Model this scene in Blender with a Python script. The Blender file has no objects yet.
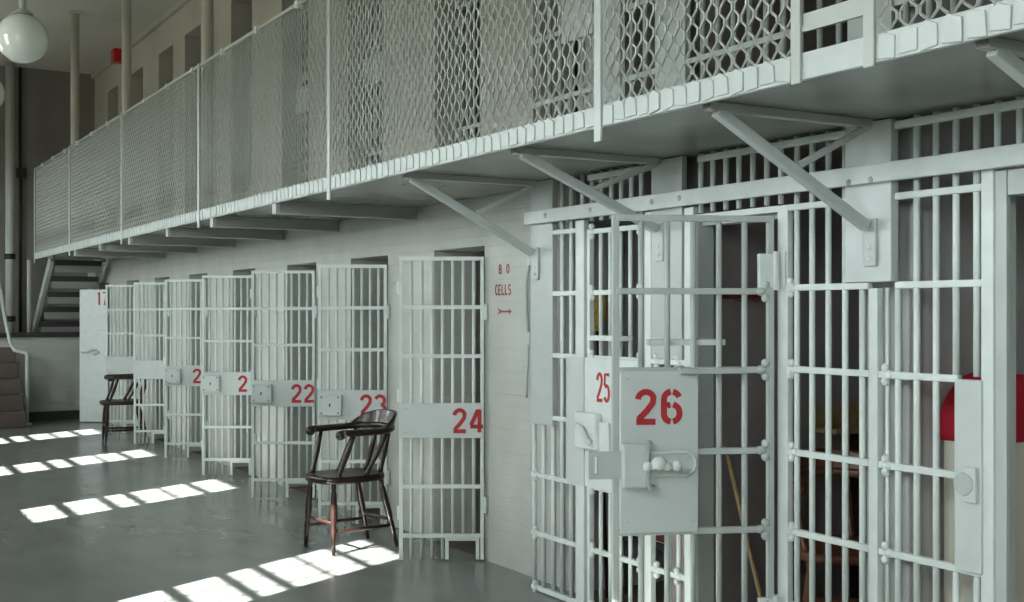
import bpy, math, random
from mathutils import Vector, Matrix
random.seed(4)
SC = bpy.context.scene
COL = SC.collection
# ------------------------------------------------------------------ frame
# world: +Y runs along the cell row away from the camera, +X from the window wall to the cells, Z up
F = 1200.0; HY = 312.0; EYE = 1.55
AL = math.atan(704 / F); SA, CA = math.sin(AL), math.cos(AL)
def S(px, d):                     # distance along the row of image column px on the plane X = d
    u = (px - 512) / F
    return d * (CA - SA * u) / (SA + CA * u)
def zat(py, d, s):
    return EYE - (py - HY) * (SA * d + CA * s) / F
TH = math.pi - AL                 # a leaf opened until it faces the camera

# ------------------------------------------------------------------ mesh builder
class MB:
    def __init__(self): self.v = []; self.f = []; self.sm = []
    def add(self, vs, fs, smooth=False):
        b = len(self.v); self.v += [tuple(p) for p in vs]
        for f in fs: self.f.append(tuple(b + i for i in f)); self.sm.append(smooth)
        return self
    def box(self, a, b):
        x0, x1 = sorted((a[0], b[0])); y0, y1 = sorted((a[1], b[1])); z0, z1 = sorted((a[2], b[2]))
        return self.add([(x0,y0,z0),(x1,y0,z0),(x1,y1,z0),(x0,y1,z0),(x0,y0,z1),(x1,y0,z1),(x1,y1,z1),(x0,y1,z1)],
                        [(0,3,2,1),(4,5,6,7),(0,1,5,4),(1,2,6,5),(2,3,7,6),(3,0,4,7)])
    def obox(self, p, q, w, h, up=(0,0,1)):          # a bar of w x h from p to q
        p, q = Vector(p), Vector(q); t = (q - p).normalized(); up = Vector(up)
        n = t.cross(up)
        if n.length < 1e-5: n = t.cross(Vector((1,0,0)))
        n.normalize(); u = n.cross(t)
        vs = []
        for c in (p, q):
            for a, b in ((-1,-1),(1,-1),(1,1),(-1,1)): vs.append(c + n*a*w/2 + u*b*h/2)
        return self.add(vs, [(3,2,1,0),(4,5,6,7),(0,1,5,4),(1,2,6,5),(2,3,7,6),(3,0,4,7)])
    def tube(self, pts, r, n=8, caps=True):
        pts = [Vector(p) for p in pts]; m = len(pts)
        rs = list(r) if isinstance(r, (list, tuple)) else [r]*m
        t0 = (pts[1]-pts[0]).normalized()
        ref = Vector((0,0,1)) if abs(t0.z) < .9 else Vector((1,0,0))
        vs = []; N = None
        for i, p in enumerate(pts):
            if i == 0: t = t0
            elif i == m-1: t = (p-pts[i-1]).normalized()
            else: t = ((p-pts[i-1]).normalized() + (pts[i+1]-p).normalized()).normalized()
            if N is None: N = t.cross(ref).normalized()
            else:
                N = N - t*N.dot(t); N.normalize()
            B = t.cross(N)
            for k in range(n):
                a = 2*math.pi*k/n; vs.append(p + (N*math.cos(a) + B*math.sin(a))*rs[i])
        fs = []
        for i in range(m-1):
            for k in range(n):
                k2 = (k+1) % n; fs.append((i*n+k, i*n+k2, (i+1)*n+k2, (i+1)*n+k))
        self.add(vs, fs, n > 4)
        if caps:
            b = len(self.v) - len(vs)
            self.f.append(tuple(b+k for k in reversed(range(n)))); self.sm.append(False)
            self.f.append(tuple(b+(m-1)*n+k for k in range(n))); self.sm.append(False)
        return self
    def ball(self, c, r, n=10, sc=(1,1,1)):
        c = Vector(c); m = max(4, n//2); vs = [c + Vector((0,0,r*sc[2]))]
        for i in range(1, m):
            th = math.pi*i/m
            for k in range(n):
                a = 2*math.pi*k/n
                vs.append(c + Vector((r*sc[0]*math.sin(th)*math.cos(a), r*sc[1]*math.sin(th)*math.sin(a), r*sc[2]*math.cos(th))))
        vs.append(c - Vector((0,0,r*sc[2]))); fs = []
        for k in range(n): fs.append((0, 1+k, 1+(k+1)%n))
        for i in range(m-2):
            for k in range(n):
                a = 1+i*n+k; b = 1+i*n+(k+1)%n; fs.append((a, a+n, b+n, b))
        L = len(vs)-1; o = 1+(m-2)*n
        for k in range(n): fs.append((L, o+(k+1)%n, o+k))
        return self.add(vs, fs, True)
    def prism(self, poly, axis, a, b):               # polygon in the two other axes, extruded along axis
        def P(p, t):
            return {'x': (t, p[0], p[1]), 'y': (p[0], t, p[1]), 'z': (p[0], p[1], t)}[axis]
        n = len(poly); vs = [P(p, a) for p in poly] + [P(p, b) for p in poly]
        fs = [tuple(range(n)), tuple(reversed(range(n, 2*n)))] + [(i, n+i, n+(i+1)%n, (i+1)%n) for i in range(n)]
        return self.add(vs, fs)
    def build(self, name, mat, parent=None, world=False, bevel=0, seg=2):
        vs = self.v
        if world and parent is not None:
            L = parent.location; vs = [(x-L.x, y-L.y, z-L.z) for x, y, z in vs]
        me = bpy.data.meshes.new(name); me.from_pydata(vs, [], self.f)
        me.polygons.foreach_set('use_smooth', self.sm); me.update()
        import bmesh
        bm = bmesh.new(); bm.from_mesh(me); bmesh.ops.recalc_face_normals(bm, faces=bm.faces); bm.to_mesh(me); bm.free()
        me.materials.append(mat)
        o = bpy.data.objects.new(name, me); COL.objects.link(o)
        if parent is not None: o.parent = parent
        if bevel:
            m = o.modifiers.new('bevel', 'BEVEL'); m.width = bevel; m.segments = seg; m.limit_method = 'ANGLE'
        return o
def thing(name, label, cat, loc=(0,0,0), rz=0, group=None):
    o = bpy.data.objects.new(name, None); COL.objects.link(o); o.empty_display_size = .1
    o.location = loc; o.rotation_euler = (0,0,rz); tag(o, label, cat, group); return o
def tag(o, label, cat, group=None):
    o['label'] = label; o['category'] = cat; o['kind'] = 'thing'
    if group: o['group'] = group
    return o
def struct(o): o['kind'] = 'structure'; return o
def dup(root, loc, rz, label):
    r = root.copy(); COL.objects.link(r); r.location = loc; r.rotation_euler = (0,0,rz); r['label'] = label
    for ch in list(root.children):
        c = ch.copy(); COL.objects.link(c); c.parent = r
        for g in list(ch.children):
            d = g.copy(); COL.objects.link(d); d.parent = c
    return r

# ------------------------------------------------------------------ materials
def mat(name, col, rough=.5, metal=0, noise=0, nscale=8, bump=0, bscale=60, spec=.5, coat=0):
    m = bpy.data.materials.new(name); m.use_nodes = True; nt = m.node_tree
    b = nt.nodes['Principled BSDF']; b.inputs['Base Color'].default_value = (*col, 1)
    b.inputs['Roughness'].default_value = rough; b.inputs['Metallic'].default_value = metal
    b.inputs['Specular IOR Level'].default_value = spec; b.inputs['Coat Weight'].default_value = coat
    tc = nt.nodes.new('ShaderNodeTexCoord')
    if noise:
        n = nt.nodes.new('ShaderNodeTexNoise'); n.inputs['Scale'].default_value = nscale; n.inputs['Detail'].default_value = 6
        nt.links.new(tc.outputs['Object'], n.inputs['Vector'])
        r = nt.nodes.new('ShaderNodeValToRGB'); r.color_ramp.elements[0].position = .3; r.color_ramp.elements[1].position = .7
        r.color_ramp.elements[0].color = (*[c*(1-noise) for c in col], 1); r.color_ramp.elements[1].color = (*[min(1, c*(1+noise*.6)) for c in col], 1)
        nt.links.new(n.outputs['Fac'], r.inputs['Fac']); nt.links.new(r.outputs['Color'], b.inputs['Base Color'])
    if bump:
        n = nt.nodes.new('ShaderNodeTexNoise'); n.inputs['Scale'].default_value = bscale; n.inputs['Detail'].default_value = 4
        nt.links.new(tc.outputs['Object'], n.inputs['Vector'])
        bp = nt.nodes.new('ShaderNodeBump'); bp.inputs['Strength'].default_value = bump; bp.inputs['Distance'].default_value = .004
        nt.links.new(n.outputs['Fac'], bp.inputs['Height']); nt.links.new(bp.outputs['Normal'], b.inputs['Normal'])
    return m
def brick_mat(name, col, strength=.35, low=None):
    m = mat(name, col, .5, noise=.1, nscale=3); nt = m.node_tree; b = nt.nodes['Principled BSDF']
    tc = nt.nodes.new('ShaderNodeTexCoord'); sep = nt.nodes.new('ShaderNodeSeparateXYZ'); cmb = nt.nodes.new('ShaderNodeCombineXYZ')
    nt.links.new(tc.outputs['Object'], sep.inputs[0]); nt.links.new(sep.outputs['Y'], cmb.inputs['X']); nt.links.new(sep.outputs['Z'], cmb.inputs['Y'])
    br = nt.nodes.new('ShaderNodeTexBrick'); br.inputs['Scale'].default_value = 1
    br.inputs['Brick Width'].default_value = .21; br.inputs['Row Height'].default_value = .07; br.inputs['Mortar Size'].default_value = .006
    br.inputs['Mortar Smooth'].default_value = .6
    br.inputs['Color1'].default_value = (1,1,1,1); br.inputs['Color2'].default_value = (.85,.85,.85,1); br.inputs['Mortar'].default_value = (0,0,0,1)
    nt.links.new(cmb.outputs[0], br.inputs['Vector'])
    nz = nt.nodes.new('ShaderNodeTexNoise'); nz.inputs['Scale'].default_value = 25; nt.links.new(tc.outputs['Object'], nz.inputs['Vector'])
    mx = nt.nodes.new('ShaderNodeMix'); mx.data_type = 'FLOAT'; mx.inputs[0].default_value = .35
    nt.links.new(br.outputs['Color'], mx.inputs[2]); nt.links.new(nz.outputs['Fac'], mx.inputs[3])
    bp = nt.nodes.new('ShaderNodeBump'); bp.inputs['Strength'].default_value = strength; bp.inputs['Distance'].default_value = .006
    nt.links.new(mx.outputs[0], bp.inputs['Height']); nt.links.new(bp.outputs['Normal'], b.inputs['Normal'])
    return m
M_BAR = mat('grey_white_enamel', (.66,.715,.695), .42, noise=.06, nscale=14, bump=.15, bscale=45)
M_BAR2 = mat('grey_enamel', (.46,.50,.485), .38, noise=.05, nscale=10, bump=.12, bscale=40)
M_PLATE = mat('plate_enamel', (.56,.605,.595), .36, noise=.04, nscale=6, bump=.1, bscale=30)
M_FENCE = mat('fence_enamel', (.42,.445,.41), .45)
M_WALL = brick_mat('painted_brick', (.47,.485,.45), .45)
M_WALLUP = mat('upper_wall_paint', (.45,.435,.375), .6, noise=.1, nscale=2, bump=.2, bscale=20)
M_CEIL = mat('ceiling_paint', (.56,.555,.51), .7, noise=.06, nscale=1.2)
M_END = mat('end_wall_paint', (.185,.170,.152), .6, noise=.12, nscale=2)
M_LEFT = mat('window_wall_paint', (.5,.51,.48), .6)
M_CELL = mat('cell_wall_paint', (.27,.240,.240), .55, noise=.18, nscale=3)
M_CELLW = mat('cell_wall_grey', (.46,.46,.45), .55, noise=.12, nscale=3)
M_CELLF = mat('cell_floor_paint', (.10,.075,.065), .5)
M_ARM = mat('arm_enamel', (.36,.37,.345), .4)
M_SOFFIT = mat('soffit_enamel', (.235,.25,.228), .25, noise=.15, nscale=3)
M_RED = mat('red_stencil_paint', (.42,.016,.024), .5)
M_REDF = mat('faded_red_paint', (.30,.06,.06), .6)
M_WOOD = mat('dark_mahogany', (.019,.0066,.0045), .34, noise=.35, nscale=22, coat=.1)
M_WOODB = mat('brown_oak', (.115,.040,.016), .35, noise=.35, nscale=18)
M_BLACK = mat('dark_iron', (.012,.012,.012), .5)
M_DARKTREAD = mat('tread_paint', (.028,.026,.025), .5)
M_RISER = mat('riser_paint', (.21,.21,.195), .6)
M_BROWNST = mat('brown_step_paint', (.105,.082,.072), .6, noise=.15, nscale=4)
M_GLOBE = mat('opal_glass', (.74,.79,.74), .06, spec=.6, coat=.8)
M_REDB = mat('red_wool', (.40,.007,.022), .9, bump=.4, bscale=90)
M_CREAM = mat('cream_ticking', (.62,.60,.52), .85, bump=.3, bscale=50)
M_STRAW = mat('straw', (.78,.56,.18), .8, noise=.3, nscale=60)
M_SHELF = mat('ochre_wood', (.30,.21,.10), .5, noise=.25, nscale=20)
M_MAROON = mat('maroon_blanket', (.11,.018,.018), .9)
M_EXIT = mat('red_gloss', (.45,.004,.008), .35)
# floor: grey deck paint, worn glossy, long faint streaks
M_FLOOR = mat('grey_deck_paint', (.125,.135,.128), .2); nt = M_FLOOR.node_tree; b = nt.nodes['Principled BSDF']
tc = nt.nodes.new('ShaderNodeTexCoord'); mp = nt.nodes.new('ShaderNodeMapping'); mp.inputs['Scale'].default_value = (1.6, .7, 1)
nt.links.new(tc.outputs['Object'], mp.inputs[0])
n1 = nt.nodes.new('ShaderNodeTexNoise'); n1.inputs['Scale'].default_value = 2.2; n1.inputs['Detail'].default_value = 8; nt.links.new(mp.outputs[0], n1.inputs[0])
cr = nt.nodes.new('ShaderNodeValToRGB'); cr.color_ramp.elements[0].position = .3; cr.color_ramp.elements[1].position = .72
cr.color_ramp.elements[0].color = (.155,.163,.155,1); cr.color_ramp.elements[1].color = (.195,.203,.193,1)
nt.links.new(n1.outputs['Fac'], cr.inputs[0]); nt.links.new(cr.outputs[0], b.inputs['Base Color'])
rr = nt.nodes.new('ShaderNodeMapRange'); rr.inputs[3].default_value = .13; rr.inputs[4].default_value = .30
nt.links.new(n1.outputs['Fac'], rr.inputs[0]); nt.links.new(rr.outputs[0], b.inputs['Roughness'])
n2 = nt.nodes.new('ShaderNodeTexNoise'); n2.inputs['Scale'].default_value = 9; nt.links.new(tc.outputs['Object'], n2.inputs[0])
bp = nt.nodes.new('ShaderNodeBump'); bp.inputs['Strength'].default_value = .12; bp.inputs['Distance'].default_value = .01
nt.links.new(n2.outputs['Fac'], bp.inputs['Height']); nt.links.new(bp.outputs[0], b.inputs['Normal'])
# clear window glass
M_GLASS = bpy.data.materials.new('clear_glass'); M_GLASS.use_nodes = True; nt = M_GLASS.node_tree
for n in list(nt.nodes): nt.nodes.remove(n)
o_ = nt.nodes.new('ShaderNodeOutputMaterial'); tr = nt.nodes.new('ShaderNodeBsdfTransparent'); tr.inputs[0].default_value = (.95,.97,.96,1)
gl = nt.nodes.new('ShaderNodeBsdfGlossy'); gl.inputs['Roughness'].default_value = .02; mx = nt.nodes.new('ShaderNodeMixShader'); mx.inputs[0].default_value = .05
nt.links.new(tr.outputs[0], mx.inputs[1]); nt.links.new(gl.outputs[0], mx.inputs[2]); nt.links.new(mx.outputs[0], o_.inputs[0])

# ------------------------------------------------------------------ stencil lettering
def arc(cx, cy, rx, ry, a0, a1, n=10):
    return [(cx+rx*math.cos(math.radians(a0+(a1-a0)*i/n)), cy+ry*math.sin(math.radians(a0+(a1-a0)*i/n))) for i in range(n+1)]
GL = {   # strokes on a 1 x 1.6 cell
 '2': [arc(.5,1.12,.40,.37,175,20)+[(.84,.98),(.55,.62),(.12,.22)], [(.02,.11),(.98,.11)]],
 '6': [arc(.5,1.13,.39,.36,98,180,7)+[(.11,.8),(.11,.46)]+arc(.5,.46,.39,.36,180,262,7), arc(.5,.50,.39,.40,100,128,3), arc(.5,1.13,.39,.36,80,18,5), [(.58,.90)]+arc(.5,.52,.39,.38,65,0,6)+arc(.5,.46,.39,.36,0,-80,7)],
 '5': [[(.9,1.48),(.16,1.48),(.14,.88)], [(.14,.84)]+arc(.46,.5,.40,.40,110,-150,12)],
 '4': [[(.72,1.55),(.72,.02)], [(.6,1.5),(.08,.5)], [(.02,.42),(1.0,.42)]],
 '3': [arc(.45,1.14,.40,.36,160,-75,9), arc(.45,.47,.43,.38,75,-160,10)],
 '1': [[(.5,1.55),(.5,.02)], [(.5,1.5),(.25,1.25)]],
 '7': [[(.05,1.48),(.95,1.48)], [(.92,1.42),(.4,.02)]],
 '0': [arc(.5,.8,.39,.70,100,260,10), arc(.5,.8,.39,.70,80,-80,10)],
 'B': [[(.12,1.55),(.12,.02)], arc(.2,1.16,.62,.34,85,-85,8), arc(.2,.43,.68,.38,85,-85,8)],
 'O': [arc(.5,.8,.39,.70,100,260,10), arc(.5,.8,.39,.70,80,-80,10)],
 'C': [arc(.55,.8,.44,.70,50,310,12)],
 'E': [[(.12,1.55),(.12,.02)], [(.12,1.48),(.9,1.48)], [(.12,.8),(.75,.8)], [(.12,.11),(.9,.11)]],
 'L': [[(.15,1.55),(.15,.02)], [(.15,.11),(.9,.11)]],
 'S': [arc(.5,1.14,.38,.36,30,270,9)+arc(.5,.44,.40,.36,90,-150,9)],
}
def ribbon2(pts, w):                 # closed outline quads of a stroke
    P = [Vector((p[0], p[1])) for p in pts]; L = []; R = []
    for i, p in enumerate(P):
        t = (P[min(i+1, len(P)-1)] - P[max(i-1, 0)]).normalized(); n = Vector((-t.y, t.x))
        L.append(p + n*w/2); R.append(p - n*w/2)
    return L, R
def text_mb(txt, h, pitch, wid, stroke, frame):      # frame(u, v, t) -> point; u to the right, v up, t out of the surface
    mb = MB(); k = h/1.6
    for i, ch in enumerate(txt):
        for st in GL.get(ch, []):
            L, R = ribbon2([((p[0])*wid + i*pitch, p[1]*k) for p in st], stroke)
            n = len(L); vs = []
            for t in (0, .0012):
                vs += [frame(p.x, p.y, t) for p in L] + [frame(p.x, p.y, t) for p in R]
            fs = []
            for j in range(n-1):
                fs.append((2*n+j, 2*n+j+1, 3*n+j+1, 3*n+j)); fs.append((j, n+j, n+j+1, j+1))
                fs.append((j, j+1, 2*n+j+1, 2*n+j)); fs.append((n+j, 3*n+j, 3*n+j+1, n+j+1))
            fs.append((0, 2*n, 3*n, n)); fs.append((n-1, 2*n-1, 4*n-1, 3*n-1))
            mb.add(vs, fs)
    return mb

# ------------------------------------------------------------------ dimensions of the place
D0 = 3.65       # face of the lower cell wall
DG = 3.50       # plane of the near barred fronts
DU = 3.75       # face of the upper cell wall
XW = -1.10      # window wall
YB, YE = -8.0, 18.9
ZC = 5.15
GW0, GZ0, GZ1 = 2.62, 2.275, 2.315     # gallery outer edge, underside, walking surface
free_px = [401, 320, 253, 203.5, 166, 135, 107, 80]
DW = .515; HD = D0-.022                     # leaf width, hinge line
hinge_px = [484, 387, 315, 254, 206, 168, 138, 108]
JAMB, LEAF = [], []
for pf, ph in zip(free_px, hinge_px):              # hinge line and leaf width of each cell door
    h_ = S(ph, HD); JAMB.append(h_+.03); LEAF.append((ph-pf)*(SA*HD+CA*h_)/F)
OPW = .70; LIN = 1.965
sP0 = S(530, D0)                                   # end of the brick wall beside the barred fronts

# floor, ceiling, walls
struct(MB().box((XW-.3, YB, -.2), (3.66, YE+.3, 0)).build('floor', M_FLOOR))
struct(MB().box((XW-.3, YB-.3, ZC), (6.6, YE+.3, ZC+.2)).build('ceiling', M_CEIL))
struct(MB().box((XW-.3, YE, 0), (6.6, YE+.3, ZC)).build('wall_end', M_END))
struct(MB().box((XW-.3, YB-.3, -.2), (6.6, YB, ZC)).build('wall_behind', M_LEFT))
# lower cell wall
w = MB(); edges = sorted((j, j+OPW) for j in JAMB)
cur = sP0
for a, b_ in edges:
    w.box((D0, cur, 0), (D0+.32, a, GZ0)); w.box((D0, a, LIN), (D0+.32, b_, GZ0)); cur = b_
w.box((D0, cur, 0), (D0+.32, YE, GZ0))
struct(w.build('wall_right', M_WALL))
# gallery deck
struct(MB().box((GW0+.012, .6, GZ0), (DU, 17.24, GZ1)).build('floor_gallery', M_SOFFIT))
# upper wall, openings
up_px = [(113,5),(138,5),(165.5,7),(196,7),(241,11),(294,14),(363,19),(455,25)]
UPJ = []
for a, b_ in [(298,308),(323,333),(348,363),(381,391),(420,442),(471,498),(534,572),(620,671)]:
    sa = S(b_-190, DU); UPJ.append(sa)
w = MB(); cur = S(533, DU); UT = 4.74; UW = .67
for a in sorted(UPJ):
    w.box((DU, cur, GZ0), (DU+.3, a, ZC)); w.box((DU, a, UT), (DU+.3, a+UW, ZC)); cur = a+UW
w.box((DU, cur, GZ0), (DU+.3, YE, ZC))
w.box((DU, YB, 4.55), (DU+.3, S(533, DU), ZC))
struct(w.build('wall_right_upper', M_WALLUP))
# cell interiors
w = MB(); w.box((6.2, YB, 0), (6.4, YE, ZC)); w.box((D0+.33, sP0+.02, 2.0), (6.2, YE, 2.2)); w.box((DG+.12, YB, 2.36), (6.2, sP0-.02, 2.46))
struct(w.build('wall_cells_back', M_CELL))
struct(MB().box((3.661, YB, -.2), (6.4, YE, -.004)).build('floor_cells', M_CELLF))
w = MB()
JS = sorted(JAMB)
for k, j in enumerate(JS): w.box((D0+.325, (JS[k-1]+OPW+.10) if k else sP0+.002, 0), (6.19, j-.10, 1.99))
struct(w.build('wall_cell_partition', M_CELLW))
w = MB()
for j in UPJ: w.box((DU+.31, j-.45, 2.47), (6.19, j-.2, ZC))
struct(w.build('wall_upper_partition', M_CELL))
# partitions of the three near cells
PS = [(S(553, DG), S(530, DG)), (S(685, DG), S(653, DG)), (S(897, DG), S(850, DG))]
PS.append((PS[2][0]-1.27, PS[2][1]-1.27)); PS.append((PS[3][0]-1.27, PS[3][1]-1.27))
w = MB()
for a, b_ in PS[2:]: w.box((DG+.09, a, 0), (6.19, b_, 2.355)); w.box((DG+.09, a, 2.47), (6.19, b_, 4.5))
w.box((D0+.33, PS[0][0], 0), (6.19, sP0-.01, 2.355)); w.box((D0+.33, PS[0][0], 2.47), (6.19, sP0-.01, 4.5))
w.box((D0, PS[0][0]+.0, 0), (D0+.325, sP0-.001, GZ0))
struct(w.build('wall_near_partition', M_CELLW))
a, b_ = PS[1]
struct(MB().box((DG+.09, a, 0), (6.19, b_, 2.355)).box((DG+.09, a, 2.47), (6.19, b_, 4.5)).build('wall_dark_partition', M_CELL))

# window wall with tall barred sashes
SUN = Vector((1, .52, -.845))
win_s = [4.62, 8.054, 10.844, 13.60, 16.36, 1.85, -.93, -3.71, -6.5]
WZ0, WZ1, WWID = (1.43-XW)*.845, (3.28-XW)*.845, .68
panes_d = [(1.44,1.70),(1.79,2.065),(2.15,2.305),(2.39,2.645),(2.685,2.92),(2.995,3.27)]
w = MB(); cur = YB
for a in sorted(win_s):
    w.box((XW-.04, cur, 0), (XW, a, ZC)); w.box((XW-.04, a, 0), (XW, a+WWID, WZ0)); w.box((XW-.04, a, WZ1), (XW, a+WWID, ZC)); cur = a+WWID
w.box((XW-.04, cur, 0), (XW, YE, ZC))
struct(w.build('wall_left', M_LEFT))
for i, a in enumerate(win_s):
    fr = MB(); x0, x1 = XW-.012, XW-.001
    zs = [((p-XW)*.845, (q-XW)*.845) for p, q in panes_d]
    prev = WZ0
    for z0, z1 in zs:
        if z0 > prev+.001: fr.box((x0, a+.001, prev+.001), (x1, a+WWID-.001, z0))
        prev = z1
    for yy, t in ((a+.14, .018), (a+.42, .018)):
        fr.box((x0, yy, WZ0+.001), (x1, yy+t, WZ1-.001))
    o = struct(fr.build('window_%d' % (i+1), M_BAR))
    g = MB().box((XW-.009, a+.002, WZ0+.002), (XW-.006, a+WWID-.002, WZ1-.002)).build('pane', M_GLASS, o)
    # light portal: daylight sampling through the opening
    L = bpy.data.lights.new('daylight', 'AREA'); L.shape = 'RECTANGLE'; L.size = WZ1-WZ0; L.size_y = WWID
    try: L.cycles.is_portal = True
    except Exception: pass
    lo = bpy.data.objects.new('window_daylight', L); COL.objects.link(lo)
    lo.location = (XW-.06, a+WWID/2, (WZ0+WZ1)/2); lo.rotation_euler = (0, -math.pi/2, 0)

# ------------------------------------------------------------------ hinged cell doors of the far row
def door_frame_local(free, z0, y):      # lettering frame on a leaf's camera side: u runs from the free edge back to the hinge
    return lambda u, v, t: (free-u, y+t, z0+v)
def bar_door(label, jamb, num, box, width=DW):
    root = thing('cell_door', label, 'cell door', (HD, jamb-.03, 0), TH, 'open barred cell doors along the brick wall')
    W = width; T = 1.888
    def part(name, mb, m=M_BAR, bev=0): return mb.build(name, m, root, bevel=bev)
    for x in (.012, W): part('stile', MB().box((x-.011, -.012, .012), (x+.011, .012, T)))
    n = 8; step = W/n
    for i in range(1, n):
        x = W - i*step; z0 = .012 if i <= 4 else .165
        part('vertical_bar', MB().tube([(x, 0, z0), (x, 0, T)], .0105, 8))
    for z in (T-.006, 1.58, 1.276, .466, .16):
        part('horizontal_rail', MB().box((.0, -.007, z-.012), (W+.011, .015, z+.012)))
    # feed slot at the floor
    s0, s1 = W*.447, W*.078
    fs = MB().box((s0-.011, -.009, .012), (s0+.011, .009, .15)).box((s1-.011, -.009, .012), (s1+.011, .009, .15)).box((s1, -.009, .128), (s0, .009, .15))
    part('feed_slot_frame', fs)
    pl = part('number_plate', MB().box((.0, .0165, .768), (W+.012, .0245, .985)), M_PLATE, .002)
    if num:
        text_mb(num, .152, .105, .082, .025, door_frame_local(W-min(.325, W-.19) if len(num) > 1 else W-min(.335, W-.13), .80, .0247)).build('number', M_RED, pl)
    for x in (.02, W-.03):
        for z in (.80, .95): MB().ball((x, .0245, z), .007, 8).build('rivet', M_PLATE, pl)
    if box:
        lb = part('lock_box', MB().box((W-.165, .0255, .80), (W+.004, .065, .955)), M_PLATE, .006)
        k = MB()
        for x, z in ((W-.02,.82),(W-.14,.82),(W-.02,.935),(W-.14,.935)): k.ball((x, .066, z), .006, 8)
        k.box((W-.085, .064, .865), (W-.075, .0665, .89)); k.build('keyhole', M_BLACK, lb)
    for z in (.30, 1.03, 1.70):
        part('strike_lug', MB().tube([(W+.013, 0, z-.04), (W+.013, 0, z+.04)], .012, 8).box((W+.005, -.01, z-.025), (W+.013, .01, z+.025)))
    for z in (.35, 1.55): part('hinge', MB().tube([(-.010, .004, z-.05), (-.010, .004, z+.05)], .013, 8))
    return root
bar_door('barred cell door with red number 24, nearest of the brick wall row', JAMB[0], '24', False, LEAF[0])
bar_door('barred cell door with red number 23, behind the near wooden armchair', JAMB[1], '23', True, LEAF[1])
bar_door('barred cell door with red number 22 and square lock box', JAMB[2], '22', True, LEAF[2])
bar_door('brightly lit barred cell door fourth from the lettered wall, number cut off after 2', JAMB[3], '2', True, LEAF[3])
bar_door('barred cell door with lock box between the sunlit door and the blank plate door', JAMB[4], '2', True, LEAF[4])
bar_door('barred cell door with blank white plate, right beside the far armchair', JAMB[5], '', False, LEAF[5])
bar_door('barred cell door behind the far dark armchair', JAMB[6], '', False, LEAF[6])
root = thing('solid_cell_door', 'solid white sheet metal cell door at the far end of the row', 'cell door', (HD, JAMB[7]-.03, 0), TH)
DW = LEAF[7]
lf = MB().box((0, -.015, .012), (DW, .015, 1.865)).build('leaf', M_BAR, root, bevel=.004)
text_mb('17', .19, .078, .062, .024, door_frame_local(DW-.245, 1.645, .0152)).build('number', M_RED, lf)
fr = MB()
for a, b_ in (((.24,1.30),(.40,1.30)), ((.24,1.50),(.40,1.50)), ((.40,1.30),(.40,1.38))):
    fr.obox((DW-a[0], .019, a[1]), (DW-b_[0], .019, b_[1]), .008, .012)
fr.build('hatch_frame', M_PLATE, root)
hd = MB().tube([(DW-.03,.02,.985),(DW-.12,.03,.985),(DW-.17,.035,1.02),(DW-.24,.035,1.02),(DW-.28,.03,.985),(DW-.2,.03,.955)], .012, 8)
hd.build('latch_handle', M_BAR2, root)
for z in (.35, 1.55): MB().tube([(-.010, .004, z-.05), (-.010, .004, z+.05)], .013, 8).build('hinge', M_BAR, root)

# ------------------------------------------------------------------ near barred cell fronts
RZ = [1.98, 1.65, 1.315, .975, .648, .322, .02]      # rail heights
def knob(mb, y, z, dy):          # cast collar where a rail meets a post
    mb.ball((DG-.014, y, z+.025), .018, 10, (1,.9,1)); mb.ball((DG-.014, y, z-.025), .018, 10, (1,.9,1)); mb.ball((DG-.012, y+dy*.5, z), .016, 10, (1,1.3,1.1))
def front(label, smid): return thing('barred_cell_front', label, 'cell bars', (DG, smid, 0), 0, 'painted bar fronts of the near cells')
def vb(root, px, z0, z1, r=.0125, name='vertical_bar'):
    s = S(px, DG); return MB().tube([(DG, s, z0), (DG, s, z1)], r, 10).build(name, M_BAR, root, world=True)
def rail(root, pa, pb, z, knobs=(), h=.026):
    a, b_ = S(pa, DG), S(pb, DG)
    mb = MB().box((DG-.018, min(a,b_), z-h/2), (DG+.008, max(a,b_), z+h/2))
    for p, d in knobs: knob(mb, S(p, DG), z, d)
    return mb.build('horizontal_rail', M_BAR, root, world=True, bevel=.004)
def flat(root, name, pa, pb, z0, z1, x0=-.02, x1=.012, m=M_BAR, bev=.003):
    return MB().box((DG+x0, S(pa, DG), z0), (DG+x1, S(pb, DG), z1)).build(name, m, root, world=True, bevel=bev)
TOPB = GZ0-.004
# cell 25, fixed bars left of its door
f25 = front('white barred cell front left of the door numbered 25, beside the lettered wall', S(560, DG))
vb(f25, 534.5, .012, .93, .013)
for p in (544, 553.5): vb(f25, p, .012, .93)
for p in (562.5, 571.5): vb(f25, p, .012, TOPB)
flat(f25, 'lock_post', 578.5, 587, .012, 2.03)
flat(f25, 'lock_plate', 570.5, 588.2, .648, 1.315, -.0285, -.0205, M_PLATE)
flat(f25, 'cover_plate', 533.5, 555.5, .93, TOPB, -.02, .012, M_BAR2)
for z in RZ:
    if z > .95: rail(f25, 554.5, 580, z)
    else: rail(f25, 533.5, 580, z, [(537.5, -.03)])
rail(f25, 590, 653, 2.245, (), .03)
for p in (592, 601.5, 611.5, 621.5, 631.5, 641.5): vb(f25, p, 2.02, TOPB)
vb(f25, 582.5, 2.035, TOPB)
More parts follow.
